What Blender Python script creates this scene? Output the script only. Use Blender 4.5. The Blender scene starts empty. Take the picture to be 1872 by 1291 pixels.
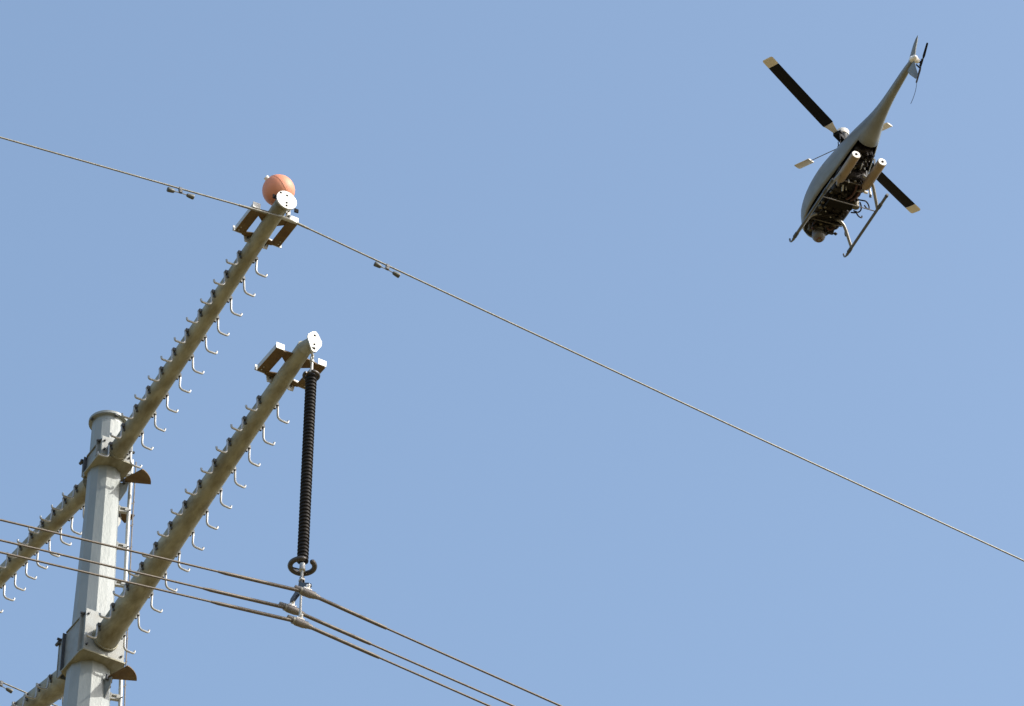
import bpy, bmesh, math, random
from mathutils import Vector, Matrix
R = math.radians
random.seed(7)
S = bpy.context.scene
C = S.collection

# ------------------------------------------------------------------ camera
cam = bpy.data.cameras.new('camera'); co = bpy.data.objects.new('camera', cam); C.objects.link(co)
cam.sensor_width = 36; cam.lens = 9865.0/1872*36
cam.clip_start = .5; cam.clip_end = 30000
co.matrix_world = Matrix.Translation((0, 0, 1.7)) @ Matrix.Rotation(R(90+40.5), 4, 'X') @ Matrix.Rotation(R(.87), 4, 'Z')
S.camera = co

# ------------------------------------------------------------------ light
SUN_AZ, SUN_EL = 14, 39          # degrees from +X towards -Y, degrees above the horizon
w = bpy.data.worlds.new('World'); S.world = w; w.use_nodes = True
nt = w.node_tree; nt.nodes.clear()
sky = nt.nodes.new('ShaderNodeTexSky'); sky.sky_type = 'NISHITA'; sky.sun_disc = False
sky.sun_elevation = R(SUN_EL); sky.sun_rotation = R(90+SUN_AZ)
sky.altitude = 0; sky.air_density = 1.0; sky.dust_density = 3.2; sky.ozone_density = 1.6
hs = nt.nodes.new('ShaderNodeHueSaturation'); hs.inputs['Saturation'].default_value = .975
hs.inputs['Hue'].default_value = .493
bg = nt.nodes.new('ShaderNodeBackground'); bg.inputs['Strength'].default_value = .15
wo = nt.nodes.new('ShaderNodeOutputWorld')
nt.links.new(sky.outputs[0], hs.inputs['Color']); nt.links.new(hs.outputs[0], bg.inputs[0]); nt.links.new(bg.outputs[0], wo.inputs[0])
sd = Vector((math.cos(R(SUN_EL))*math.cos(R(SUN_AZ)), -math.cos(R(SUN_EL))*math.sin(R(SUN_AZ)), math.sin(R(SUN_EL))))
sl = bpy.data.lights.new('sun', 'SUN'); sl.energy = 2.55; sl.angle = R(.5); sl.color = (1, .94, .85)
so = bpy.data.objects.new('sun', sl); C.objects.link(so); so.rotation_euler = sd.to_track_quat('Z', 'Y').to_euler()
so.location = (0, 0, 80)
S.view_settings.view_transform = 'Standard'; S.view_settings.look = 'None'; S.view_settings.gamma = 1
S.view_settings.exposure = .86

# ------------------------------------------------------------------ materials
def mat(name, col, rough=.6, metal=0, var=.12, scale=6, stain=None, stain_amt=.5, stain_scale=3, stretch=(1, 1, 1), bump=0, bscale=60, stain_pos=(.45, .7), spec=.5):
    m = bpy.data.materials.new(name); m.use_nodes = True; t = m.node_tree; L = t.links
    b = t.nodes['Principled BSDF']; b.inputs['Roughness'].default_value = rough; b.inputs['Metallic'].default_value = metal; b.inputs['Specular IOR Level'].default_value = spec
    tc = t.nodes.new('ShaderNodeTexCoord'); mp = t.nodes.new('ShaderNodeMapping'); mp.inputs['Scale'].default_value = stretch
    L.new(tc.outputs['Object'], mp.inputs[0])
    n = t.nodes.new('ShaderNodeTexNoise'); n.inputs['Scale'].default_value = scale; n.inputs['Detail'].default_value = 6
    L.new(mp.outputs[0], n.inputs['Vector'])
    r = t.nodes.new('ShaderNodeValToRGB'); r.color_ramp.elements[0].position = .3; r.color_ramp.elements[1].position = .7
    r.color_ramp.elements[0].color = [c*(1-var) for c in col]+[1]; r.color_ramp.elements[1].color = [min(1, c*(1+var)) for c in col]+[1]
    L.new(n.outputs['Fac'], r.inputs[0]); out = r.outputs[0]
    if stain:
        n2 = t.nodes.new('ShaderNodeTexNoise'); n2.inputs['Scale'].default_value = stain_scale; n2.inputs['Detail'].default_value = 5
        n2.inputs['Roughness'].default_value = .65
        L.new(mp.outputs[0], n2.inputs['Vector'])
        r2 = t.nodes.new('ShaderNodeMapRange'); r2.inputs['From Min'].default_value = stain_pos[0]; r2.inputs['From Max'].default_value = stain_pos[1]
        r2.inputs['To Max'].default_value = stain_amt
        L.new(n2.outputs['Fac'], r2.inputs[0])
        mx = t.nodes.new('ShaderNodeMixRGB'); L.new(r2.outputs[0], mx.inputs[0]); L.new(out, mx.inputs[1]); mx.inputs[2].default_value = list(stain)+[1]
        out = mx.outputs[0]
    L.new(out, b.inputs['Base Color'])
    rr = t.nodes.new('ShaderNodeMapRange'); rr.inputs['To Min'].default_value = max(.05, rough-.1); rr.inputs['To Max'].default_value = min(1, rough+.12)
    L.new(n.outputs['Fac'], rr.inputs[0]); L.new(rr.outputs[0], b.inputs['Roughness'])
    if bump:
        nb = t.nodes.new('ShaderNodeTexNoise'); nb.inputs['Scale'].default_value = bscale; nb.inputs['Detail'].default_value = 4
        L.new(mp.outputs[0], nb.inputs['Vector'])
        bp = t.nodes.new('ShaderNodeBump'); bp.inputs['Strength'].default_value = bump; bp.inputs['Distance'].default_value = .02
        L.new(nb.outputs['Fac'], bp.inputs['Height']); L.new(bp.outputs[0], b.inputs['Normal'])
    return m

M = {}
M['pole'] = mat('galvanised_pole', (.25, .275, .272), .5, .2, .10, 5, (.20, .235, .235), .6, 2.2, (1, 1, .35), .15, 30)
M['arm'] = mat('weathered_galvanised_arm', (.28, .28, .215), .6, .15, .25, 9, (.12, .10, .05), .8, 5, (.45, 1, 1), .2, 40)
M['plate'] = mat('galvanised_plate', (.22, .24, .236), .55, .15, .12, 9, (.16, .15, .12), .5, 5, bump=.1)
M['rust'] = mat('rust_stained_plate', (.12, .08, .035), .7, .05, .25, 9, (.09, .045, .015), .8, 6, bump=.15)
M['galv'] = mat('bright_galvanised_steel', (.42, .43, .41), .45, .3, .1, 14)
M['dark'] = mat('dark_bolt_steel', (.06, .065, .07), .5, .4, .2, 20)
M['wire'] = mat('weathered_aluminium_strand', (.20, .20, .175), .42, .45, .25, 30)
M['wire_dark'] = mat('dark_weathered_strand', (.115, .10, .082), .5, .4, .25, 30)
M['step_rod'] = mat('dull_zinc_rod', (.34, .35, .345), .38, .45, .2, 20)
M['damper'] = mat('dull_cast_iron', (.085, .09, .08), .5, .3, .25, 25)
M['polymer'] = mat('black_polymer_rubber', (.012, .011, .010), .5, 0, .25, 12, (.02, .015, .010), .4, 5, spec=.12)
M['ring'] = mat('dull_dark_ring_metal', (.065, .06, .055), .4, .5, .2, 12)
M['orange'] = mat('faded_orange_fibreglass', (.64, .25, .14), .55, 0, .07, 5, (.60, .30, .20), .6, 3)
M['hull'] = mat('grey_composite_hull', (.185, .20, .193), .42, 0, .07, 5, (.09, .09, .08), .6, 3.5, (.5, 1, 1))
M['cavity'] = mat('near_black_matt', (.008, .007, .006), .8, 0, .3, 10, spec=.15)  # even near-black for the bay, battery box, outlets and end-plate holes
M['engine'] = mat('oily_engine_metal', (.018, .014, .011), .5, .3, .7, 16, (.012, .01, .01), .9, 9, bump=.6, bscale=25, spec=.25)
M['olive'] = mat('olive_machined_part', (.085, .072, .042), .5, .2, .4, 16)
M['maroon'] = mat('dark_red_hose', (.05, .014, .011), .5, 0, .4, 14)
M['bar'] = mat('grey_frame_bar', (.16, .15, .14), .45, .3, .2, 12)
M['frame_bar'] = mat('dull_brown_frame_tube', (.07, .062, .055), .5, .2, .2, 12)
M['muffler'] = mat('tan_heat_tinted_muffler', (.25, .19, .12), .45, .2, .12, 9, (.22, .15, .085), .6, 4)
M['muffler_end'] = mat('pale_metal_muffler_cap', (.80, .79, .75), .45, .1, .05, 12)
M['black'] = mat('matt_black_blade', (.006, .0065, .008), .6, 0, .2, 8, spec=.18)
M['pale'] = mat('pale_cream_blade_paint', (.66, .63, .56), .5, 0, .06, 8)
M['skid'] = mat('grey_skid_tube', (.10, .105, .105), .35, .4, .15, 12)
M['strut'] = mat('polished_strut_tube', (.22, .22, .21), .3, .45, .12, 12)
M['ball'] = mat('grey_sensor_shell', (.12, .12, .12), .45, 0, .12, 8)
M['lens'] = mat('brown_tinted_glass', (.10, .05, .03), .12, 0, .1, 5)
M['ground'] = mat('dry_sandy_ground', (.165, .125, .050), .95, 0, .2, .15, (.11, .083, .033), .6, .03, bump=.3, bscale=2)
M['concrete'] = mat('concrete', (.36, .35, .32), .85, 0, .15, 6)

# ------------------------------------------------------------------ helpers
def link(name, bm, m, parent=None, loc=(0, 0, 0), rotz=0, smooth=40):
    bmesh.ops.recalc_face_normals(bm, faces=bm.faces)
    me = bpy.data.meshes.new(name); bm.to_mesh(me); bm.free()
    for mm in (m if isinstance(m, (list, tuple)) else [m]): me.materials.append(M[mm])
    if smooth:
        me.shade_auto_smooth if False else None
        for p in me.polygons: p.use_smooth = True
        try: me.set_sharp_from_angle(angle=R(smooth))
        except Exception: pass
    o = bpy.data.objects.new(name, me); C.objects.link(o)
    o.location = loc; o.rotation_euler = (0, 0, rotz)
    if parent: o.parent = parent
    return o
def empty(name, loc, rotz, label, cat, group=None):
    o = bpy.data.objects.new(name, None); C.objects.link(o); o.location = loc; o.rotation_euler = (0, 0, rotz)
    o.empty_display_size = .3
    return tag(o, label, cat, group)
def tag(o, label, cat, group=None):
    o['label'] = label; o['category'] = cat
    if group: o['group'] = group
    return o
def box(bm, c, s, rot=None, mi=0, bev=0):
    mtx = Matrix.Translation(c) @ (rot.to_4x4() if rot else Matrix()) @ Matrix.Diagonal((s[0], s[1], s[2], 1))
    r = bmesh.ops.create_cube(bm, size=1, matrix=mtx)
    fs = set(f for v in r['verts'] for f in v.link_faces)
    for f in fs: f.material_index = mi
    if bev:
        es = list(set(e for v in r['verts'] for e in v.link_edges))
        g = bmesh.ops.bevel(bm, geom=es, offset=bev, segments=1, affect='EDGES')
        for f in g['faces']: f.material_index = mi
def frame(d):
    d = d.normalized(); a = Vector((0, 0, 1)) if abs(d.z) < .95 else Vector((1, 0, 0))
    u = d.cross(a).normalized(); return u, u.cross(d).normalized()
def tube(bm, pts, r, n=8, mi=0, caps=True, closed=False):
    pts = [Vector(p) for p in pts]; rs = r if isinstance(r, (list, tuple)) else [r]*len(pts)
    rings = []; N = len(pts); up = None
    for i, p in enumerate(pts):
        if closed: d = pts[(i+1) % N]-pts[i-1]
        else: d = pts[min(i+1, N-1)]-pts[max(i-1, 0)]
        d.normalize()
        if up is None: u, v = frame(d)
        else:
            u = (up-d*up.dot(d))
            if u.length < 1e-4: u, v = frame(d)
            u.normalize(); v = u.cross(d).normalized()
        up = u
        rings.append([bm.verts.new(p+(u*math.cos(2*math.pi*k/n)+v*math.sin(2*math.pi*k/n))*rs[i]) for k in range(n)])
    for i in range(N if closed else N-1):
        a, b = rings[i], rings[(i+1) % N]
        for k in range(n):
            f = bm.faces.new((a[k], a[(k+1) % n], b[(k+1) % n], b[k])); f.material_index = mi
    if caps and not closed:
        f = bm.faces.new(rings[0][::-1]); f.material_index = mi
        f = bm.faces.new(rings[-1]); f.material_index = mi
def lathe(bm, prof, n=24, mi=0, origin=(0, 0, 0), axis='Z', off=0):
    o = Vector(origin); rings = []
    for z, r in prof:
        ring = []
        for k in range(n):
            a = 2*math.pi*k/n+off
            p = Vector((r*math.cos(a), r*math.sin(a), z))
            if axis == 'X': p = Vector((p.z, p.x, p.y))
            if axis == 'Y': p = Vector((p.y, p.z, p.x))
            ring.append(bm.verts.new(o+p))
        rings.append(ring)
    for a, b in zip(rings, rings[1:]):
        for k in range(n):
            f = bm.faces.new((a[k], a[(k+1) % n], b[(k+1) % n], b[k])); f.material_index = mi
    f = bm.faces.new(rings[0][::-1]); f.material_index = mi
    f = bm.faces.new(rings[-1]); f.material_index = mi
def prism(bm, poly, th, M4, mi=0):
    """polygon in local XY, thickness th in local Z (centred), placed by matrix M4"""
    a = [bm.verts.new(M4 @ Vector((x, y, -th/2))) for x, y in poly]; b = [bm.verts.new(M4 @ Vector((x, y, th/2))) for x, y in poly]
    n = len(poly)
    fs = [bm.faces.new(a[::-1]), bm.faces.new(b)]+[bm.faces.new((a[i], a[(i+1) % n], b[(i+1) % n], b[i])) for i in range(n)]
    for f in fs: f.material_index = mi
def basis(x, y, z, o=(0, 0, 0)):
    m = Matrix((x, y, z)).transposed().to_4x4(); m.translation = Vector(o); return m
X, Y, Z = Vector((1, 0, 0)), Vector((0, 1, 0)), Vector((0, 0, 1))
def arc_pts(p0, p1, p2, n=5):
    p0, p1, p2 = map(Vector, (p0, p1, p2))
    return [p0*(1-t)**2+p1*2*t*(1-t)+p2*t*t for t in [i/n for i in range(n+1)]]

# ------------------------------------------------------------------ ground
bm = bmesh.new()
bmesh.ops.create_grid(bm, x_segments=40, y_segments=40, size=12000)
g = link('ground', bm, 'ground', smooth=0); g['kind'] = 'structure'

# ------------------------------------------------------------------ transmission pole
PX, PY = -5.4303, 56.0244
pole = empty('transmission_pole', (PX, PY, 0), 0, 'tall twelve-sided pale grey steel power pole with raised tubular crossarms', 'power pole')
def prad(z):
    k = [(0, .86), (43.0, .325), (43.9, .292), (45.33, .258), (46.5, .232), (48.25, .218)]
    for (a, ra), (b, rb) in zip(k, k[1:]):
        if z <= b: return ra+(rb-ra)*(z-a)/(b-a)
    return .218
bm = bmesh.new()
OFF = -R(17)
lathe(bm, [(z, prad(z)) for z in (0, 10, 20, 30, 40, 43.0, 43.9, 45.33, 46.5, 48.10)], 12, off=OFF)
link('shaft', bm, 'pole', pole, smooth=15)
bm = bmesh.new()
lathe(bm, [(0, 1.3), (.35, 1.3), (.4, 1.25)], 32)
link('footing', bm, 'concrete', pole)
bm = bmesh.new()
lathe(bm, [(48.10, .214), (48.165, .216), (48.17, .266), (48.205, .268), (48.215, .255), (48.225, .06)], 36)
for a in (-60, 120, 30, 210):
    box(bm, (.245*math.cos(R(a)), .245*math.sin(R(a)), 48.16), (.03, .04, .02), Matrix.Rotation(R(a), 3, 'Z'), 1)
cap = link('cap', bm, ['pole', 'dark'], pole)
bm = bmesh.new()
prism(bm, [(-.05, 0), (.05, 0), (.045, .05), (.02, .08), (-.02, .08), (-.045, .05)], .02, basis(X, Z, -Y, (.07, 0, 48.236)))
link('lifting_lug', bm, 'galv', cap)

def bolt(bm, p, d, r=.018, l=.03, mi=1):
    d = Vector(d).normalized(); p = Vector(p)
    tube(bm, [p-d*.005, p+d*l], r, 6, mi)

def arm_bracket(z0, z1, d, db, wd, az, bb):
    """welded plate box round the shaft that carries two crossarms; local X = out along the right arm"""
    t = .016
    bm = bmesh.new()
    box(bm, (d, 0, (z0+z1)/2), (t, 2*wd, z1-z0), bev=.003)
    box(bm, (-db, 0, (z0+z1)/2+.02), (t, 2*wd, z1-z0-.04), bev=.003)
    for s in (1, -1):
        box(bm, ((d-db)/2, s*(wd-t), (z0+z1)/2-.012), (d+db-.03, t, z1-z0-.05))
        for k in (d-.09, .02-db*.55):   # upright ribs; the rear one is a dark strip drawn for a shaded gap
            box(bm, (k, s*(wd+.012), (z0+z1)/2-.01), (t, .05, z1-z0-.08), mi=1 if k < 0 else 0)
        for zz in (z0+.1, z1-.08):
            for q in (-1, 1):
                x = d if s > 0 else -db
                bolt(bm, (x+s*t/2, q*(wd-.04), zz), (s, 0, 0), .016, .025)
    hw = wd+.03; c = wd*.5
    poly = [(-bb, -hw+c), (-bb+.10, -hw), (d-.03, -hw), (d+.03, -hw+.02), (d+.03, hw-.02), (d-.03, hw), (-bb+.10, hw), (-bb, hw-c)]
    prism(bm, poly, .02, basis(X, Y, Z, (0, 0, z0)), 2)
    prism(bm, [(x*.94, y*.93) for x, y in poly], .016, basis(X, Y, Z, (0, 0, z1-.04)))
    for q in (-1, 1):
        for x in (d-.05, -db+.05): bolt(bm, (x, q*(wd-.01), z1-.06), (0, q, 0), .02, .06)
        tube(bm, [(-db-.03, q*(wd+.02), z0+.85*(z1-z0)), (-db+.05, q*(wd+.02), z0+.85*(z1-z0))], .024, 8, 1)
    return link('arm_bracket', bm, ['plate', 'dark', 'arm'], pole, (0, 0, 0), -az)
arm_bracket(47.30, 47.63, .36, .24, .228, R(61.54), .20)
arm_bracket(43.98, 44.66, .40, .36, .295, R(59.67), .26)

# one climbing step: boss, hanging rod, foot bar with upturned tip; outward = +Y
bm = bmesh.new()
box(bm, (0, .010, .004), (.060, .056, .056), mi=1, bev=.006)
box(bm, (0, -.008, -.03), (.03, .03, .09), mi=1, bev=.004)  # dark tab under the boss, drawn for its shadow down the arm
tube(bm, [(0, .02, 0), (0, .046, .004)], .017, 8, 0)
pts = [(0, .032, .012), (0, .034, -.05), (0, .036, -.13)]+[tuple(p) for p in arc_pts((0, .038, -.17), (0, .046, -.218), (0, .09, -.226), 5)]+[(0, .148, -.228)]+[tuple(p) for p in arc_pts((0, .172, -.228), (0, .190, -.224), (0, .192, -.185), 3)]
tube(bm, pts, .0145, 8, 0)
step_ob = link('step', bm, ['step_rod', 'dark'], pole)
step_used = [False]
def add_step(arm, loc, rz):
    o = step_ob if not step_used[0] else step_ob.copy()
    if step_used[0]: C.objects.link(o)
    step_used[0] = True
    o.parent = arm; o.location = loc; o.rotation_euler = (random.uniform(-.05, .05), random.uniform(-.05, .05), rz)

def seat_bracket(arm, T, h=0.0, fr=.30, bk=.62, lat=.28, pw=.155, y0=0.0):
    """flat level bracket at an arm tip: two long plates, front and back gussets, upright lips"""
    bm = bmesh.new(); x, z = T[0], T[2]-.03+h
    zz = z-.02
    xf, xb = x-fr+.10, x-bk-.05
    L = xf-xb
    for s in (-1, 1):
        y = y0+s*lat
        box(bm, ((xf+xb)/2, y, zz), (L, pw, .012), mi=1)                       # long underside plate
        box(bm, ((xf+xb)/2, y+s*pw/2, zz+.03), (L-.02, .010, .07), mi=0)       # outer upright flange
        box(bm, (xf+.008, y+s*.02, zz+.045), (.012, pw*.80, .09), mi=0)              # front lip
        box(bm, (xb-.008, y, zz+.035), (.012, pw+.06, .085), mi=0)              # back lip
        for k in (.04, .10):
            tube(bm, [(xb+k, y+s*.03, zz-.012), (xb+k, y+s*.03, zz+.01)], .010, 6, 0)
        prism(bm, [(xf, s*.05), (xf+.02, s*.06), (xf, y0+s*(lat-pw/2+.03)), (xf-.10, y0+s*(lat-pw/2+.02)), (xf-.22, s*.06)], .014, basis(X, Y, Z, (0, 0, zz+.010)), 1)
        prism(bm, [(xb+.09, s*.06), (xb+.04, y0+s*(lat-pw/2+.03)), (xb-.02, y0+s*(lat-pw/2+.03)), (xb-.05, s*.06)], .014, basis(X, Y, Z, (0, 0, zz-.004)), 1)
        prism(bm, [(-.06, .04), (-.04, -.075), (.035, -.07), (.06, .04)], .012, basis(Y, Z, X, (xb-.03, y0+s*(lat-.13), zz-.025)), 0)
        tube(bm, [(xb-.025, y0+s*(lat-.13), zz-.03), (xb-.02, y0+s*(lat-.13), zz-.03)], .014, 8, 2)
    return link('seat_bracket', bm, ['galv', 'rust', 'dark'], arm)

def crossarm(zr, az, rho, L, r0, r1, steps, t0, right=True, start=.36, label=None):
    bm = bmesh.new()
    n = 10
    ps = [(start+(L-start)*i/n, 0, rho*(start+(L-start)*i/n)) for i in range(n+1)]
    rs = [r0+(r1-r0)*i/n for i in range(n+1)]
    tube(bm, ps, rs, 24)
    # weld bead at the foot
    tube(bm, [(start+.006, 0, rho*start), (start+.03, 0, rho*start+.004)], r0+.014, 24)
    a = link('crossarm', bm, 'arm', pole, (0, 0, zr), -az+(0 if right else math.pi), smooth=50)
    if label: a['label'] = label
    for i in range(steps):
        t = t0+.371*i; rr = r0+(r1-r0)*(t-start)/(L-start)
        for s in (1, -1): add_step(a, (t+random.uniform(-.006, .006), s*(rr-.002), rho*t), (0 if s > 0 else math.pi)+random.uniform(-.06, .06))
    return a

def neck(bm, p0, r0, p1, r1, n=24, mi=2):
    """short sheared cone between two discs that both face local X"""
    ra, rb = [[bm.verts.new((p[0], p[1]+rr*math.cos(2*math.pi*k/n), p[2]+rr*math.sin(2*math.pi*k/n))) for k in range(n)] for p, rr in ((p0, r0), (p1, r1))]
    for k in range(n): bm.faces.new((ra[k], ra[(k+1) % n], rb[(k+1) % n], rb[k])).material_index = mi
    bm.faces.new(ra[::-1]).material_index = mi; bm.faces.new(rb).material_index = mi
def round_end(arm, T, r=.145):
    bm = bmesh.new(); x, z = T[0]+.03, T[2]+.03
    lathe(bm, [(-.012, r), (.012, r)], 28, origin=(x+.02, .03, z), axis='X')
    for y, zz in ((-.09, .085), (.0, .075), (.0, -.05), (.0, -.10)):
        tube(bm, [(x+.030, .03+y, z+zz), (x+.0345, .03+y, z+zz)], .016, 8, 1)
    for y, zz in ((-.155, .02), (.16, -.085)):
        prism(bm, [(-.025, -.03), (.03, -.025), (.03, .025), (-.025, .03)], .02, basis(Y, Z, X, (x-.01, .03+y, z+zz)), 1)
    neck(bm, (x-.055, .0, z-.036), .099, (x+.007, .025, z-.008), .104)
    link('end_plate', bm, ['galv', 'cavity', 'arm'], arm)
def diamond_end(arm, T):
    bm = bmesh.new(); x, z = T[0]+.10, T[2]+.005
    prism(bm, [(-.01, -.165), (.03, -.155), (.104, -.02), (.104, .045), (.045, .145), (.018, .172), (-.028, .158), (-.092, .088), (-.10, .035), (-.035, -.145)], .022, basis(Y, Z, X, (x, .055, z)))
    for y, zz in ((.0, .10), (.0, -.045), (-.002, -.11)):
        tube(bm, [(x+.010, .055+y, z+zz), (x+.0135, .055+y, z+zz)], .017 if zz > -.1 else .021, 10, 1)
    neck(bm, (x-.125, .0, z-.033), .100, (x-.0115, .045, z), .080)
    link('end_plate', bm, ['galv', 'cavity', 'arm'], arm)

UZ, UAZ, URHO, UL = 47.3637, 1.07411, .15252, 5.148
LZ, LAZ, LRHO, LL = 44.1606, 1.04135, .23539, 5.6275
ur = crossarm(UZ, UAZ, URHO, UL-.02, .128, .100, 11, .46, True, .37, 'upper right crossarm with round white end plate')
T = (UL, 0, URHO*UL); seat_bracket(ur, T, 0, .30, .66, .255, .135); round_end(ur, T)
lr = crossarm(LZ, LAZ, LRHO, LL-.02, .174, .101, 12, .58, True, .40, 'lower right crossarm with white diamond end plate')
T2 = (LL, 0, LRHO*LL); seat_bracket(lr, T2, -.02, .27, .61, .28, .145, .02); lr.rotation_euler.z += .004; diamond_end(lr, T2)
ul = crossarm(UZ, UAZ, URHO, 5.5, .128, .100, 11, .61, False, .37, 'upper left crossarm running out of the left edge')
seat_bracket(ul, (5.52, 0, URHO*5.52), 0, .30, .66, .255, .135); round_end(ul, (5.52, 0, URHO*5.52))
ll = crossarm(LZ, LAZ, LRHO, 5.63, .174, .101, 12, .80, False, .40, 'lower left crossarm cut off by the bottom corner')
seat_bracket(ll, (5.65, 0, LRHO*5.65), -.02, .27, .64); diamond_end(ll, (5.65, 0, LRHO*5.65))

# fan-shaped rusty brackets beside the shaft
vr = math.atan2(-PX, PY)   # the shaft's bearing as seen from the camera
def loc_dir(a):            # angle from the right-hand side towards the camera
    a = R(a)-vr; return Vector((math.cos(a), -math.sin(a), 0))
def fan(z, a, a0=-2, a1=47, rad=.40):
    d = loc_dir(a); r0 = prad(z)*.97
    bm = bmesh.new()
    poly = [(0, 0)]
    for i in range(7):
        v = loc_dir(a0+(a1-a0)*i/6); poly.append((v.x*rad, v.y*rad))
    poly = [(p[0]-d.x*.02, p[1]-d.y*.02) if i == 0 else p for i, p in enumerate(poly)]
    o = d*(r0+.015)
    prism(bm, poly, .014, basis(X, Y, Z, (o.x, o.y, 0)), 0)
    # raised back edge, clevis and bolts
    tube(bm, [(o.x+poly[-1][0]*.08, o.y+poly[-1][1]*.08, -.005), (o.x+poly[-1][0], o.y+poly[-1][1], -.005)], .011, 8, 0)
    v = d*(r0+.05)
    prism(bm, [(-.08, -.02), (.07, -.02), (.05, -.16), (-.03, -.32), (-.08, -.32)], .014, basis(d, Z, d.cross(Z), (v.x, v.y, -.01)), 1)
    for k in (-.05, .03):
        q = d*(r0+.06)+d.cross(Z)*k
        tube(bm, [(q.x, q.y, -.07), (q.x, q.y, .01)], .018, 8, 2)
    bolt(bm, v+Vector((0, 0, -.14)), -d.cross(Z), .022, .05, 2)
    return link('fan_plate', bm, ['rust', 'plate', 'dark'], pole, (0, 0, z), smooth=30)
fan(47.17, 12)
fan(43.77, 42)
fan(46.80, -38, -60, -10, .26)
fan(43.42, -20, -40, 10, .26)

# climbing rail on the right of the shaft
d = loc_dir(-8); e = loc_dir(-50)
zs = [47.62, 46.5, 45.33, 43.9, 43.0, 40, 30, 20, 3]
bm = bmesh.new()
tube(bm, [d*(prad(z)+.135)+Z*z for z in zs], .027, 10, 0)
tube(bm, [d*(prad(z)+.135)+e*.035+loc_dir(0)*.035+Z*z for z in zs], .010, 8, 1)
rail = link('climbing_rail', bm, ['galv', 'bar'], pole)
bm = bmesh.new(); z = 47.4
first = None
while z > 42.0:
    p = d*(prad(z)+.135)
    if first is None:
        b2 = bmesh.new()
        box(b2, (-.075, 0, 0), (.13, .05, .02)); box(b2, (-.075, 0, -.06), (.13, .05, .02)); box(b2, (-.03, 0, -.03), (.05, .07, .045))
        box(b2, (-.13, 0, -.03), (.015, .07, .10)); tube(b2, [(.03, .0, .0), (.0, -.06, -.06)], .009, 6, 1)
        o = first = link('rail_bracket', b2, ['galv', 'dark'], rail)
    else: o = first.copy(); C.objects.link(o); o.parent = rail
    o.location = (p.x, p.y, z); o.rotation_euler = (0, 0, math.atan2(d.y, d.x))
    # slanting tie between the two rods
    z -= .62
bm.free()
z = 47.3; first = None
while z > 42:
    p = d*(prad(z)+.135)
    if first is None:
        b2 = bmesh.new(); tube(b2, [-loc_dir(0)*.022-Z*.09, loc_dir(0)*.05+e*.03+Z*.01], .008, 6)
        o = first = link('slanting_tie', b2, 'bar', rail)
    else: o = first.copy(); C.objects.link(o); o.parent = rail
    o.location = p+Z*z
    z -= .38

# ------------------------------------------------------------------ frames at the two tips
AL = Vector((math.cos(LAZ), -math.sin(LAZ), 0)); SL = Vector((math.sin(LAZ), math.cos(LAZ), 0))
AU = Vector((math.cos(UAZ), -math.sin(UAZ), 0)); SU = Vector((math.sin(UAZ), math.cos(UAZ), 0))
UT = Vector((PX, PY, UZ+URHO*UL))+AU*UL
ULT = Vector((PX, PY, UZ+URHO*5.52))-AU*5.52
LT = Vector((PX, PY, LZ+LRHO*LL))+AL*LL

# marker ball over the upper tip
RB = .212
bc = UT-AU*.14+Vector((0, 0, .335))
ball = empty('marker_ball', bc-Z*RB, 0, 'faded orange aerial marker ball above the upper right crossarm tip', 'marker ball')
bm = bmesh.new(); bmesh.ops.create_uvsphere(bm, u_segments=40, v_segments=24, radius=RB, matrix=Matrix.Translation((0, 0, RB)))
link('shell', bm, 'orange', ball)
bm = bmesh.new(); q = (AU*.3+SU*.75+Z*.62).normalized(); u, v = frame(q)
tube(bm, [Vector((0, 0, RB))+(u*math.cos(a)+v*math.sin(a))*(RB+.001) for a in [2*math.pi*i/48 for i in range(48)]], .0022, 6, closed=True)
link('seam', bm, 'orange', ball)
bm = bmesh.new(); q = (-SU*.80+Z*.55+AU*.05).normalized()
tube(bm, [Vector((0, 0, RB))+q*(RB-.01), Vector((0, 0, RB))+q*(RB+.03)], .035, 10)
link('vent_cap', bm, 'muffler_end', ball)
bm = bmesh.new(); tube(bm, [(0, 0, .02), (0, 0, -.05)], .03, 10); box(bm, (0, 0, -.05), (.10, .10, .012))
link('stem', bm, 'galv', ball)

# ------------------------------------------------------------------ wires
def wire_pts(c, Ld, tl, sl, sr, tr, k=.00032, x0=None):
    out = []
    ts = [-tl+(tl-1.4)*i/6 for i in range(6)]+[-1.4+2.8*i/28 for i in range(29)]+[1.4+(tr-1.4)*i/60 for i in range(1, 61)]
    for t in ts:
        a = abs(t); s = sl if t < 0 else sr
        drop = (s*a*a/(2*.12) if a < .12 else s*(a-.06))-k*a*a
        out.append(Vector(c)+Ld*t-Z*drop)
    return out, ts
def conductor(c, Ld, sl, sr, label, group, tl=60, tr=330, rw=.0135, rr=.0215, la=1.2, ra=1.15, name='power_line', wm='wire_dark'):
    c = Vector(c)
    pts, ts = wire_pts((0, 0, 0), Ld, tl, sl, sr, tr)
    bm = bmesh.new(); tube(bm, pts, rw, 10)
    o = link(name, bm, wm, None, c); tag(o, label, 'wire', group)
    bm = bmesh.new(); sel = [(p, t) for p, t in zip(pts, ts) if -la <= t <= ra]
    rs = []
    for p, t in sel:
        e = min(t+la, ra-t); rs.append(rw+.002+(rr-rw)*min(1, max(0, e)/.08))
    tube(bm, [p for p, t in sel], rs, 10)
    link('armour_rods', bm, wm, o)
    return o
c1 = Vector((-2.3788, 51.1005, 41.5397)); c2 = Vector((-2.6096, 51.4949, 41.5397)); c3 = Vector((-2.4942, 51.2977, 41.1397))
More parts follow.
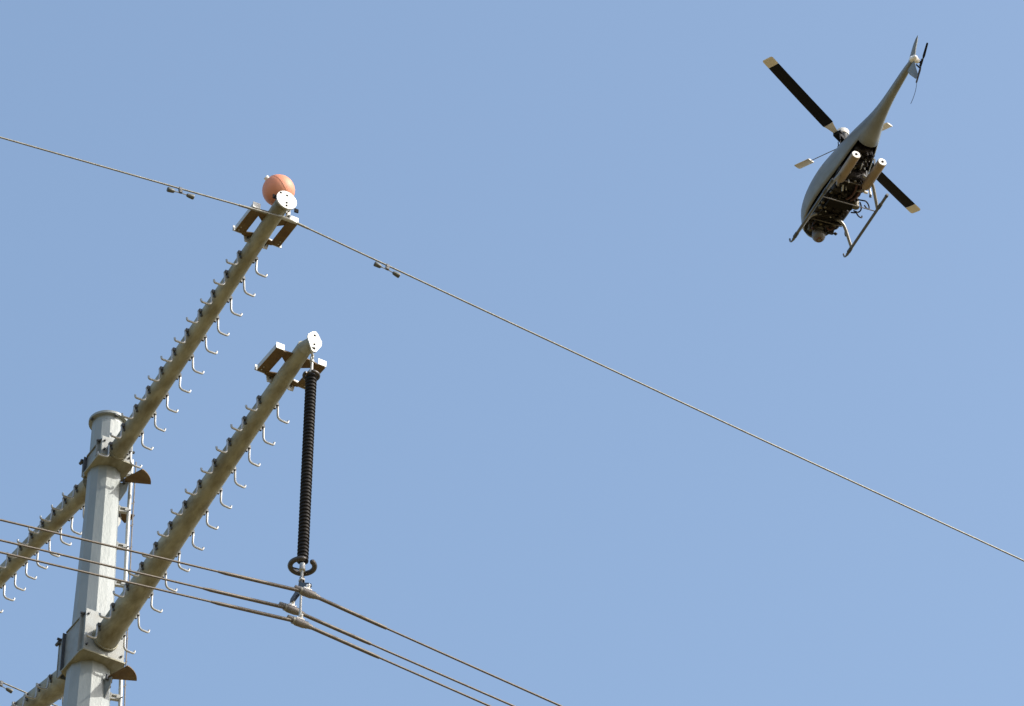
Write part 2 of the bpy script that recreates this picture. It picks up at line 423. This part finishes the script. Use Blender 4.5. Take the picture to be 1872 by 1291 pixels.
# measured hang points
c1 += Vector((-.035, 0, -.03)); c2 += Vector((0, 0, .02)); c3 += Vector((0, 0, .07))
g = 'bundled conductors hanging below the long black insulator'
conductor(c1, SL, .150, .083, 'uppermost of the three bundled wires below the black insulator', g)
conductor(c2, SL, .148, .073, 'middle of the three bundled wires below the black insulator', g)
conductor(c3, SL, .150, .078, 'lowest of the three bundled wires below the black insulator', g)
W1 = Vector((-2.9073, 51.6343, 48.0019))
conductor(W1, SU, .108, .1105, 'thin single wire crossing the sky below the orange ball', 'thin top wires at the upper crossarm tips', rw=.0120, rr=.0150, la=.75, ra=.35, name='shield_wire', wm='wire')
W2 = ULT+Vector((0, 0, -.26))-AU*.03
conductor(W2, SU, .108, .1105, 'thin wire at bottom left passing behind the lower left crossarm', 'thin top wires at the upper crossarm tips', rw=.0120, rr=.0150, la=.4, ra=.4, name='shield_wire', wm='wire')

# suspension clamps of the shield wires
def shield_clamp(W, lab):
    e = empty('suspension_clamp', W, -UAZ, lab, 'wire clamp', 'clamps holding the thin top wires')
    bm = bmesh.new()   # boat-shaped body: local Y along the wire, X along the arm
    tube(bm, [(0, -.13, .004), (0, -.06, .0), (0, .06, .0), (0, .13, -.008)], [.016, .028, .028, .016], 10)
    box(bm, (0, 0, .02), (.045, .07, .05), bev=.006)
    link('clamp_body', bm, 'galv', e)
    bm = bmesh.new()
    box(bm, (-.02, 0, .085), (.014, .04, .12)); box(bm, (.022, 0, .085), (.014, .04, .12)); tube(bm, [(-.045, 0, .12), (.045, 0, .12)], .012, 8, 1)
    tube(bm, [(-.04, 0, .035), (.04, 0, .035)], .012, 8, 1)
    link('strap', bm, ['galv', 'dark'], e)
    return e
shield_clamp(W1, 'small steel clamp holding the thin wire under the round end plate')
shield_clamp(W2, 'small steel clamp on the thin wire under the upper left crossarm tip')

def damper(W, t, sl, sr, label):
    s = sl if t < 0 else sr; a = abs(t)
    p = W+SU*t-Z*(s*(a-.06)-.00032*a*a)
    ang = (s if t < 0 else -s)
    e = empty('vibration_damper', p, math.atan2(SU.y, SU.x), label, 'damper', 'dumbbell dampers clamped on the thin wires')
    e.rotation_euler = (0, -math.atan(ang)+0, math.atan2(SU.y, SU.x))
    bm = bmesh.new(); box(bm, (0, 0, -.028), (.048, .034, .092), bev=.006); tube(bm, [(0, -.022, -.03), (0, .022, -.03)], .009, 6)
    link('clamp', bm, 'dark', e)
    bm = bmesh.new(); tube(bm, [(-.15, 0, -.078), (0, 0, -.068), (.15, 0, -.082)], .007, 8)
    link('messenger_cable', bm, 'wire', e)
    for q in (-1, 1):
        bm = bmesh.new(); lathe(bm, [(0, .012), (.010, .024), (.04, .029), (.090, .034), (.100, .030), (.102, .012)], 16, axis='X')
        o = link('weight', bm, 'damper', e, (.085*q, 0, -.076)); o.rotation_euler = (0, R(4) if q > 0 else R(-4), 0 if q > 0 else math.pi)
    return e
damper(W1, -1.53, .108, .1105, 'grey dumbbell damper on the thin wire left of the orange ball')
damper(W1, 1.46, .108, .1105, 'grey dumbbell damper on the thin wire right of the orange ball')
damper(W2, 1.02, .108, .1105, 'grey dumbbell damper at the bottom left corner of the picture')

# ------------------------------------------------------------------ insulator string
IX, IY = -2.4942, 51.2977
ins = empty('insulator', (IX, IY, 41.93), 0, 'long black ribbed insulator hanging from the diamond end plate', 'insulator')
def iz(z): return z-41.93
bm = bmesh.new(); prof = [(iz(42.10), .03)]; z = 42.14; n = 54; pitch = (45.10-42.14)/n
for i in range(n):
    zz = iz(42.14+pitch*i)
    prof += [(zz, .059), (zz+.006, .0715), (zz+.018, .0725), (zz+pitch*.75, .060)]
prof += [(iz(45.12), .045), (iz(45.14), .025)]
lathe(bm, prof, 24); link('shed_stack', bm, 'polymer', ins, smooth=60)
bm = bmesh.new(); lathe(bm, [(iz(45.10), .034), (iz(45.17), .034), (iz(45.19), .02), (iz(45.30), .017), (iz(45.31), .028), (iz(45.34), .028), (iz(45.36), .014)], 14)
tube(bm, [Vector((0, 0, iz(45.36)))+Vector((.0, .0, .035))+(AL*math.cos(a)*.028+Z*math.sin(a)*.045) for a in [2*math.pi*i/16 for i in range(16)]], .011, 8, closed=True)
d0 = LT+AL*.10+SL*.055+Z*(-.10)-Vector((IX, IY, 41.93)); d1 = Vector((0, 0, iz(45.42)))
tube(bm, [d0+AL*.02, d0*.5+d1*.5, d1], .012, 8); tube(bm, [d0-AL*.04, d0*.5+d1*.5-AL*.01, d1], .012, 8)
link('top_fitting', bm, 'galv', ins)
def cring(name, z, R0, r, gap_mid, gap, label=None):
    bm = bmesh.new(); n = 40; pts = []
    for i in range(n+1):
        a = gap_mid+gap/2+(2*math.pi-gap)*i/n; pts.append((R0*math.cos(a), R0*math.sin(a), z))
    tube(bm, pts, [r*.55]+[r]*(n-1)+[r*.55], 12)
    a = gap_mid+math.pi*1.0
    for q in (a-.9, a+.9): tube(bm, [(R0*math.cos(q), R0*math.sin(q), z), (.03*math.cos(q), .03*math.sin(q), z-.05)], .010, 8)
    return link(name, bm, 'ring', ins)
cring('corona_ring', iz(42.075), .148, .033, R(-60), R(30))
cring('corona_ring', iz(45.09), .092, .021, R(-110), R(40))
bm = bmesh.new(); lathe(bm, [(iz(42.12), .035), (iz(42.05), .035), (iz(42.035), .04), (iz(42.01), .04), (iz(42.0), .018), (iz(41.93), .016)][::-1], 14)
box(bm, (0, 0, iz(41.905)), (.03, .055, .06), bev=.006)
link('bottom_fitting', bm, 'galv', ins)

# yoke with three clamps
yz = -LAZ
yk = empty('suspension_yoke', (IX, IY, 41.88), yz, 'triangular steel yoke with three white clamps joining insulator and wires', 'yoke')
def yl(p):   # world point in the yoke's frame (X along the arm, Y along the wires)
    q = Vector(p)-Vector((IX, IY, 41.88)); return Vector((q.dot(AL), q.dot(SL), q.z))
k1, k2, k3 = yl(c1), yl(c2), yl(c3)
bm = bmesh.new()
t1, t2, t3 = k1+Z*.13, k2+Z*.13, k3+Z*.12
for q in (-.016, .016):
    prism(bm, [(-.022, .03), (.022, .03), (.05, -.10), (t1.x+.005, t1.z+.03), (t1.x+.02, t1.z-.02), (t1.x-.015, t1.z-.03), (0, -.185), (t2.x+.015, t2.z-.03), (t2.x-.02, t2.z-.02), (t2.x-.005, t2.z+.03), (-.05, -.10)], .009, basis(X, Z, -Y, (0, q, 0)))
link('yoke_plate', bm, 'ring', yk)
bm = bmesh.new(); tube(bm, [(0, 0, -.12), (k3.x*.5, k3.y*.5, (-.12+k3.z)/2), (k3.x, k3.y, k3.z+.06)], [.018, .015, .018], 10)
link('drop_link', bm, 'galv', yk)
bm = bmesh.new(); tube(bm, [(0, 0, .05), (0, 0, -.05)], .014, 8); box(bm, (0, 0, -.02), (.07, .06, .035), bev=.006)
link('shackle', bm, 'galv', yk)
for k in (k1, k2, k3):
    bm = bmesh.new()
    tube(bm, [(0, -.17, .024), (0, -.10, .012), (0, -.05, 0), (0, .05, 0), (0, .10, .002), (0, .17, -.004)], [.028, .040, .052, .052, .040, .028], 12)
    cl = link('wire_clamp', bm, 'bar', yk, k)
    bm = bmesh.new(); box(bm, (0, .0, .045), (.055, .12, .05), bev=.012); box(bm, (0, .01, .09), (.03, .05, .07), bev=.006)
    tube(bm, [(-.04, .01, .105), (.04, .01, .105)], .014, 8)
    link('saddle', bm, 'muffler_end', cl)
    for q in (-.09, .09):
        bm = bmesh.new(); tube(bm, [(-.001, q-.012, .004), (0, q+.012, .004)], .047, 12)
        link('strap_band', bm, 'wire', cl)

# ------------------------------------------------------------------ unmanned helicopter
HB = 1.2     # hub height above the skids: parts are drawn with the rotor hub at z = 0
heli = empty('helicopter', (4.1181, 49.7907, 47.8294-HB), R(111.25), 'grey unmanned helicopter with open engine belly and landing skids flying overhead', 'helicopter')
def hp(name, bm, m, parent=None, smooth=40):
    if parent: return link(name, bm, m, parent, (0, 0, 0), 0, smooth)
    return link(name, bm, m, heli, (0, 0, HB), 0, smooth)
# hull stations: x forward, z centre, half width, half height
ST = [(1.01, -.775, .015, .015), (.985, -.75, .105, .10), (.93, -.715, .185, .18), (.83, -.675, .245, .25), (.66, -.625, .288, .30), (.45, -.585, .306, .34),
      (.22, -.565, .303, .352), (0, -.56, .282, .345), (-.2, -.555, .250, .315), (-.4, -.535, .215, .27), (-.6, -.52, .186, .23), (-.8, -.50, .135, .175),
      (-1.0, -.48, .092, .122), (-1.2, -.455, .068, .088), (-1.45, -.43, .055, .068), (-1.7, -.415, .048, .058), (-1.95, -.405, .042, .05), (-2.06, -.40, .025, .03)]
def interp(x):
    for a, b in zip(ST, ST[1:]):
        if b[0] <= x <= a[0]:
            t = (a[0]-x)/(a[0]-b[0]); return [a[i]+(b[i]-a[i])*t for i in range(4)]
    return list(ST[-1])
NS = 40
def ringpts(s, k=1.0, p=2.25):
    x, zc, hw, hh = s; out = []
    for i in range(NS):
        a = 2*math.pi*i/NS
        c, sn = math.cos(a), math.sin(a)
        y = hw*k*math.copysign(abs(c)**(2/p), c); z = hh*k*math.copysign(abs(sn)**(2/p), sn)
        if z > 0: y *= 1-.22*(z/hh)           # slimmer towards the spine
        out.append(Vector((x, y, zc+z)))
    return out
xs = []
for a, b in zip(ST, ST[1:]):
    n = max(1, int((a[0]-b[0])/.07)); xs += [a[0]+(b[0]-a[0])*i/n for i in range(n)]
xs.append(ST[-1][0])
# smooth the interpolated stations
stn = [interp(x) for x in xs]
for _ in range(3):
    stn = [stn[0]]+[[stn[i][0]]+[(stn[i-1][j]+2*stn[i][j]+stn[i+1][j])/4 for j in (1, 2, 3)] for i in range(1, len(stn)-1)]+[stn[-1]]
def opening(x, a):   # angle a in degrees from straight down
    if x < -.74 or x > .955: return False
    lim = 56
    if x < -.60: lim = 56*math.sqrt(max(0, 1-((-.60-x)/.15)**2))*.9+4
    if x > .80: lim = 56
    return a < lim
bm = bmesh.new(); rings = [[bm.verts.new(p) for p in ringpts(s)] for s in stn]
for i in range(len(rings)-1):
    xm = (stn[i][0]+stn[i+1][0])/2
    for k in range(NS):
        am = 360*(k+.5)/NS; down = abs((am-270+180) % 360-180)
        if opening(xm, down): continue
        bm.faces.new((rings[i][k], rings[i][(k+1) % NS], rings[i+1][(k+1) % NS], rings[i+1][k]))
bm.faces.new(rings[0]); bm.faces.new(rings[-1][::-1])
bmesh.ops.delete(bm, geom=[v for v in bm.verts if not v.link_faces], context='VERTS')
hull = hp('hull', bm, 'hull', smooth=60)
md = hull.modifiers.new('thick', 'SOLIDIFY'); md.thickness = .012; md.offset = -1
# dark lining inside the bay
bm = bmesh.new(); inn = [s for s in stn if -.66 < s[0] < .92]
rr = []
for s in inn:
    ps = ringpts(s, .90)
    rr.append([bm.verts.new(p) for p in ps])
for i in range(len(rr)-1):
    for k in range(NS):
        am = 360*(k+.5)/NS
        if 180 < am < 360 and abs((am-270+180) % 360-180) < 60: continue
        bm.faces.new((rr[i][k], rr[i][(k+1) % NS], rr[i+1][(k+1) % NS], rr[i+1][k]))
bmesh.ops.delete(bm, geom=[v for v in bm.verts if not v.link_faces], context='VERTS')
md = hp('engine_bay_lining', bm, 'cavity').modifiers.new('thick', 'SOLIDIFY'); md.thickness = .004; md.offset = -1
# machinery in the bay
rnd = random.Random(4)
def clutter(bm, n, xr, yr, zr, smin=.015, smax=.065, mi=0):
    for k in range(n):
        c = (rnd.uniform(*xr), rnd.uniform(*yr), rnd.uniform(*zr))
        if rnd.random() < .6:
            box(bm, c, (rnd.uniform(smin, smax), rnd.uniform(smin, smax), rnd.uniform(smin, smax)), Matrix.Rotation(rnd.uniform(0, 3), 3, 'Z') @ Matrix.Rotation(rnd.uniform(-.6, .6), 3, 'X'), mi, bev=.003)
        else:
            v = Vector((rnd.uniform(-1, 1), rnd.uniform(-1, 1), rnd.uniform(-.4, .4))).normalized()*rnd.uniform(.03, .08)
            tube(bm, [Vector(c)-v, Vector(c)+v], rnd.uniform(.006, .02), 8, mi)
bm = bmesh.new()
box(bm, (-.10, 0, -.78), (.40, .38, .22), bev=.03)
box(bm, (-.06, 0, -.68), (.38, .40, .10), bev=.03)
clutter(bm, 46, (-.30, .12), (-.20, .20), (-.92, -.86))
for k in (-1, 1): lathe(bm, [(0, .06), (.10, .06), (.11, .045)], 16, origin=(-.05, k*.13-.05, -.87), axis='Y')
hp('engine_block', bm, ['engine'])
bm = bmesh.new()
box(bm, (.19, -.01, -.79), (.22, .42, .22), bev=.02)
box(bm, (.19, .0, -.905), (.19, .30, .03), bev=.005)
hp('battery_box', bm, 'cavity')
bm = bmesh.new()
box(bm, (.50, 0, -.80), (.36, .42, .18), bev=.02)
clutter(bm, 50, (.34, .72), (-.20, .20), (-.92, -.875))
hp('avionics_tray', bm, 'engine')
bm = bmesh.new()
box(bm, (-.46, 0, -.66), (.30, .24, .12), bev=.02)
lathe(bm, [(-.80, .045), (-.74, .06), (-.60, .06)], 16, origin=(-.42, -.02, 0))
clutter(bm, 34, (-.58, -.30), (-.13, .13), (-.76, -.70))
hp('gearbox', bm, 'engine')
for (x, y, z, q) in ((.33, .19, -.92, .055), (.29, .14, -.945, .035), (-.36, .03, -.79, .04), (.15, -.20, -.94, .06), (.62, .05, -.92, .035), (.12, .23, -.87, .035), (-.26, -.02, -.92, .035), (.74, .15, -.88, .03), (.58, -.12, -.92, .035), (.04, .17, -.91, .04), (.23, .20, -.93, .04)):
    bm = bmesh.new(); box(bm, (x, y, z), (q, q*.8, q*.7), Matrix.Rotation(x*7, 3, 'Z'), bev=.006); hp('mounting_lug', bm, 'olive')
bm = bmesh.new(); lathe(bm, [(-.985, .02), (-.965, .045), (-.86, .045)], 14, origin=(.13, -.205, 0)); hp('oil_filter', bm, 'olive')
for (x, y, z) in ((-.24, .06, -.94), (-.50, -.06, -.77), (-.40, -.09, -.80), (-.54, .02, -.74), (.44, .0, -.935), (.72, -.10, -.91), (-.33, .10, -.83), (-.12, .04, -.95), (.36, .10, -.94)):
    bm = bmesh.new(); tube(bm, [(x, y, z-.008), (x, y, z+.05)], .009, 6); hp('bolt_head', bm, 'galv')
for pts_, rr_ in ((arc_pts((-.49, -.02, -.80), (-.43, -.02, -.88), (-.37, -.04, -.80), 6), .006), ([(-.16, .10, -.93), (-.11, .09, -.99)], .012)):
    bm = bmesh.new(); tube(bm, pts_, rr_, 8); hp('metal_pipe', bm, 'galv')
for y in (-.06, -.12):
    bm = bmesh.new(); tube(bm, arc_pts((-.24, y, -.90), (-.07, y-.05, -.985), (.10, y, -.90), 8), .015, 8); hp('red_hose', bm, 'maroon')
for a_, b_, c_ in (((.66, .12, -.88), (.76, .14, -.94), (.78, .05, -.88)), ((.66, -.05, -.90), (.70, -.10, -.96), (.62, -.15, -.89))):
    bm = bmesh.new(); tube(bm, arc_pts(a_, b_, c_, 8), .013, 8); hp('red_hose', bm, 'maroon')
for a_, b_, c_ in (((-.28, .16, -.86), (-.15, .10, -.97), (-.02, .17, -.90)), ((.05, .12, -.90), (.20, .16, -.96), (.36, .14, -.90)), ((.40, -.16, -.90), (.50, .02, -.95), (.64, .12, -.90)), ((-.55, .07, -.72), (-.44, .11, -.80), (-.30, .07, -.84))):
    bm = bmesh.new(); tube(bm, arc_pts(a_, b_, c_, 8), .009, 8); hp('black_hose', bm, 'black')
for x, z in ((.56, -.935), (-.24, -.945)):
    bm = bmesh.new(); tube(bm, [(x, -.21, z+.01), (x, .21, z+.01)], .0085, 8); hp('frame_tube', bm, 'frame_bar')
def loop(c, ru, rv, a0, a1, n=14, u=X, v=Z): return [Vector(c)+u*ru*math.cos(R(a0+(a1-a0)*i/n))+v*rv*math.sin(R(a0+(a1-a0)*i/n)) for i in range(n+1)]
for pts_ in ([(.05, -.20, -.90)]+loop((.0, -.29, -1.0), .060, .055, 110, -140, u=Vector((.5, -.85, 0)).normalized()), [(.22, -.22, -.94)]+loop((.17, -.27, -1.03), .050, .035, 150, 380, u=Vector((.4, -.9, 0)).normalized()), arc_pts((.30, -.22, -.90), (.15, -.34, -1.02), (.08, -.24, -.90), 10)):
    bm = bmesh.new(); tube(bm, pts_, .0095, 8); hp('hanging_cable', bm, 'black')

# silencers
for y in (.190, -.165):
    bm = bmesh.new(); lathe(bm, [(-.745, .056), (-.735, .060), (-.27, .060), (-.24, .045), (-.215, .03)], 28, origin=(0, y, -.95), axis='X')
    mu = hp('silencer', bm, 'muffler')
    bm = bmesh.new(); lathe(bm, [(-.752, .052), (-.7455, .056)], 28, origin=(0, y, -.95), axis='X')
    e = link('end_cap', bm, 'muffler_end', mu)
    bm = bmesh.new(); lathe(bm, [(-.757, .018), (-.7525, .018)], 12, origin=(0, y, -.95), axis='X')
    link('outlet', bm, 'cavity', mu)
    bm = bmesh.new(); tube(bm, [(-.25, y, -.95), (-.17, y*.95, -.95), (-.10, y*.7, -.90)], .022, 10)
    link('exhaust_pipe', bm, 'bar', mu)
    for x in (-.34, -.58):
        bm = bmesh.new(); box(bm, (x, y*.85, -.85), (.02, .02, .16)); link('hanger', bm, 'dark', mu)

# nose sensor
bm = bmesh.new(); bmesh.ops.create_uvsphere(bm, u_segments=28, v_segments=18, radius=.086, matrix=Matrix.Translation((.80, 0, -.955)))
sb = hp('camera_ball', bm, 'ball')
bm = bmesh.new(); lathe(bm, [(-.90, .075), (-.80, .085)], 24, origin=(.77, 0, 0)); box(bm, (.78, .075, -.90), (.07, .018, .10), bev=.004); box(bm, (.78, -.075, -.90), (.07, .018, .10), bev=.004)
link('mount', bm, 'ball', sb)
bm = bmesh.new(); q = Vector((-.15, 0, -1)).normalized(); cc = Vector((.80, 0, -.955))
tube(bm, [cc+q*.06, cc+q*.083], [.045, .040], 20)
link('lens', bm, 'lens', sb)
bm = bmesh.new(); lathe(bm, [(-.90, .022), (-.80, .03)], 14, origin=(.80, .115, 0)); box(bm, (.84, .10, -.83), (.04, .06, .05), bev=.008)
hp('nose_light', bm, 'olive')

# landing gear
SK = .37
def skid(s):
    y = s*SK+.015; bm = bmesh.new()
    pts = arc_pts((.835, y, -1.11), (.825, y, -1.215), (.71, y, -1.20), 9)+[Vector((.64, y, -1.195)), Vector((.1, y, -1.195)), Vector((-.44, y, -1.195))]
    tube(bm, pts, [.012]*8+[.019]*5, 10)
    o = hp('skid', bm, 'skid')
    bm = bmesh.new(); lathe(bm, [(.61, .024), (.69, .025)], 12, origin=(0, y, -1.195), axis='X'); lathe(bm, [(-.47, .018), (-.43, .023)], 12, origin=(0, y, -1.195), axis='X')
    lathe(bm, [(-.28, .024), (-.20, .024)], 12, origin=(0, y, -1.195), axis='X')
    link('skid_collar', bm, 'dark', o)
    for x0, x1, zt in ((.49, .60, -.90), (-.38, -.18, -.93)):
        bm = bmesh.new()
        tube(bm, [(x0, s*.09+.015, zt+.03), (x0, s*.14+.015, zt)]+[tuple(p) for p in arc_pts((x0, s*.165+.015, zt-.005), (x0+.01, s*.225+.015, zt-.03), (x0+(x1-x0)*.35, s*.265+.015, zt-.10), 5)]+[(x1, y-s*.004, -1.19)], .0205, 10)
        st = hp('strut', bm, 'strut')
    return o
skid(1); skid(-1)
bm = bmesh.new(); tube(bm, [(-.12, SK, -1.185), (-.12, -SK+.03, -1.185)], .0065, 8); hp('cross_rod', bm, 'bar')
bm = bmesh.new(); tube(bm, arc_pts((.53, -.25, -.98), (.63, -.27, -1.03), (.555, -.285, -1.06), 6), .011, 8); box(bm, (.535, -.262, -1.0), (.03, .03, .04), bev=.004)
hp('strut_clamp', bm, 'dark')
bm = bmesh.new(); tube(bm, [(-.24, -.22, -.92), (-.21, -.25, -1.02)], .014, 8); tube(bm, [(-.21, -.25, -1.02), (-.20, -.25, -1.05)], .018, 8, 1); box(bm, (-.18, -.20, -.97), (.03, .05, .02))
hp('drain_pipe', bm, ['muffler_end', 'dark'])

# tail
def slab(name, poly, th, m, y=0):
    """fin: polygon in x,z with a lens-like section"""
    bm = bmesh.new(); n = len(poly)
    c = Vector((sum(p[0] for p in poly)/n, y, sum(p[1] for p in poly)/n))
    rim = [bm.verts.new((p[0], y, p[1])) for p in poly]
    rims = []
    for s in (-1, 1):
        inner = [bm.verts.new((c.x+(p[0]-c.x)*.72, y+s*th/2, c.z+(p[1]-c.z)*.72)) for p in poly]
        for i in range(n): bm.faces.new((rim[i], rim[(i+1) % n], inner[(i+1) % n], inner[i]))
        bm.faces.new(inner)
    return hp(name, bm, m, smooth=50)
slab('upper_fin', [(-1.90, -.37), (-2.00, -.28), (-2.10, -.18), (-2.20, -.13), (-2.205, -.145), (-2.13, -.28), (-2.09, -.40), (-2.0, -.42)], .030, 'hull')
slab('lower_fin', [(-1.86, -.43), (-1.93, -.56), (-2.09, -.775), (-2.16, -.765), (-2.11, -.60), (-2.07, -.43)], .028, 'hull')
bm = bmesh.new(); lathe(bm, [(-.075, .022), (-.06, .036), (.03, .040), (.05, .025)], 20, origin=(-2.055, 0, -.415), axis='Y')
lathe(bm, [(-2.125, .012), (-2.105, .034), (-2.06, .040)], 18, origin=(0, 0, -.415), axis='X')
tg = hp('tail_gearbox', bm, 'muffler_end')
bm = bmesh.new(); tube(bm, [(-2.055, -.07, -.425), (-2.055, -.115, -.43)], .014, 10); box(bm, (-2.055, -.105, -.43), (.10, .025, .03), Matrix.Rotation(R(40), 3, 'Y'), bev=.004)
tube(bm, [(-2.02, -.05, -.45), (-2.00, -.11, -.47)], .010, 8)
th = hp('tail_rotor_hub', bm, 'black')
for s in (-1, 1):
    d = Vector((-.70, 0, .72))*s; d.normalize(); u = Vector((.72, 0, .70)); u.normalize(); hc = Vector((-2.055, -.112, -.43))
    bm = bmesh.new(); pts = [(.05, -.008), (.09, -.016), (.245, -.012), (.255, -.008), (.255, .008), (.245, .012), (.09, .016), (.05, .008)]
    nrm = d.cross(u).normalized(); u2 = (u*math.cos(R(62))+nrm*math.sin(R(62))).normalized(); n2 = d.cross(u2).normalized()
    prism(bm, pts, .006, basis(d, u2, n2, hc)); hp('tail_blade', bm, 'black')
bm = bmesh.new(); tube(bm, arc_pts((-2.07, -.02, -.70), (-2.10, -.02, -.93), (-1.90, -.01, -1.02), 10), .0032, 6); hp('whip_antenna', bm, 'black')

# rotor head
bm = bmesh.new()
tube(bm, [(0, 0, -.40), (0, 0, -.02)], .022, 14); lathe(bm, [(-.16, .05), (-.145, .075), (-.125, .075), (-.11, .04)], 20)
for a in range(4):
    q = Vector((math.cos(R(a*90+35)), math.sin(R(a*90+35)), 0)); tube(bm, [q*.065+Z*-.14, q*.07+Z*.0], .007, 6)
    tube(bm, [q*.07+Z*-.30, q*.065+Z*-.15], .008, 6)
rm = hp('rotor_mast', bm, 'black')
bm = bmesh.new(); lathe(bm, [(-.03, .035), (.0, .055), (.07, .070), (.074, .05)], 24); hp('head_dish', bm, 'dark')
bm = bmesh.new(); lathe(bm, [(.075, .060), (.078, .078), (.135, .082), (.147, .074), (.152, .03)], 28)
hp('rotor_head_cap', bm, 'pale')
ba = R(122.6)
bd = Vector((math.cos(ba), math.sin(ba), 0)); bn = Vector((-math.sin(ba), math.cos(ba), 0))
bm = bmesh.new(); box(bm, (0, 0, -.01), (.34, .085, .06), Matrix.Rotation(ba, 3, 'Z'), bev=.008)
for s in (-1, 1):
    c = bd*s*.13; lathe(bm, [(-.03, .03), (.03, .03)], 14, origin=(c.x, c.y, 0))
    tube(bm, [bd*s*.15+bn*.05*s, bd*s*.15+bn*.05*s-Z*.13], .008, 6); box(bm, tuple(bd*s*.14+bn*.03*s), (.05, .08, .025), Matrix.Rotation(ba, 3, 'Z'))
hp('rotor_hub', bm, 'black')
def foil(r, ch, pitch, cone, thick=.10, n=7):
    """blade section loop at radius r; chord along u"""
    pts = []
    for i in range(2*n):
        t = i/(2*n)*2*math.pi; cx = .5*math.cos(t)+.0; cz = thick*.5*math.sin(t)*(1.1-.7*(cx+.5)*.6)
        pts.append((cx*ch, cz*ch))
    return pts
def blade(s):
    d = bd*s; u = bn*s
    secs = []
    rad = [.17, .24, .30, .335, .34, .40, .9, 1.4, 1.575, 1.58, 1.70, 1.725]
    cho = [.06, .085, .11, .135, .145, .148, .148, .148, .148, .148, .148, .125]
    bmb, bmw, bmr = bmesh.new(), bmesh.new(), bmesh.new()
    def build(bm, idx, cap=True):
        rings = []
        for i in idx:
            r, ch = rad[i], cho[i]; p = R(8-5*(r/1.7))
            uu = (u*math.cos(p)+Z*math.sin(p)); nn = d.cross(uu).normalized()
            ctr = d*r+Z*(.055*(r/1.7)**1.6+.005)
            rings.append([bm.verts.new(ctr+uu*a+nn*b) for a, b in foil(r, ch, 0, 0)])
        for a, b in zip(rings, rings[1:]):
            m_ = len(a)
            for k in range(m_): bm.faces.new((a[k], a[(k+1) % m_], b[(k+1) % m_], b[k]))
        bm.faces.new(rings[0]); bm.faces.new(rings[-1][::-1])
    build(bmb, range(4, 9)); o = hp('main_blade', bmb, 'black', smooth=60)
    build(bmr, range(0, 4)); link('blade_cuff', bmr, 'pale', o, smooth=60)
    build(bmw, range(9, 12)); link('blade_tip', bmw, 'pale', o, smooth=60)
blade(1); blade(-1)
# stabiliser bar with two paddles, square to the blades
for s in (1, -1):
    bm = bmesh.new(); tube(bm, [Z*-.10, bn*s*.50+Z*-.10], .0055, 8)
    fb = hp('flybar', bm, 'bar')
    bm = bmesh.new(); d = bn*s; u = bd*s
    p = R(16); uu = u*math.cos(p)-Z*math.sin(p)*s; nn = d.cross(uu).normalized()
    rings = []
    for r in (.475, .48, .685, .693):
        ch = .145 if r not in (.475, .693) else .135
        rings.append([bm.verts.new(d*r+Z*-.10+uu*a+nn*b) for a, b in foil(0, ch, 0, 0, .16)])
    for a, b in zip(rings, rings[1:]):
        for k in range(len(a)): bm.faces.new((a[k], a[(k+1) % len(a)], b[(k+1) % len(a)], b[k]))
    bm.faces.new(rings[0]); bm.faces.new(rings[-1][::-1])
    link('flybar_paddle', bm, 'pale', fb, smooth=60)
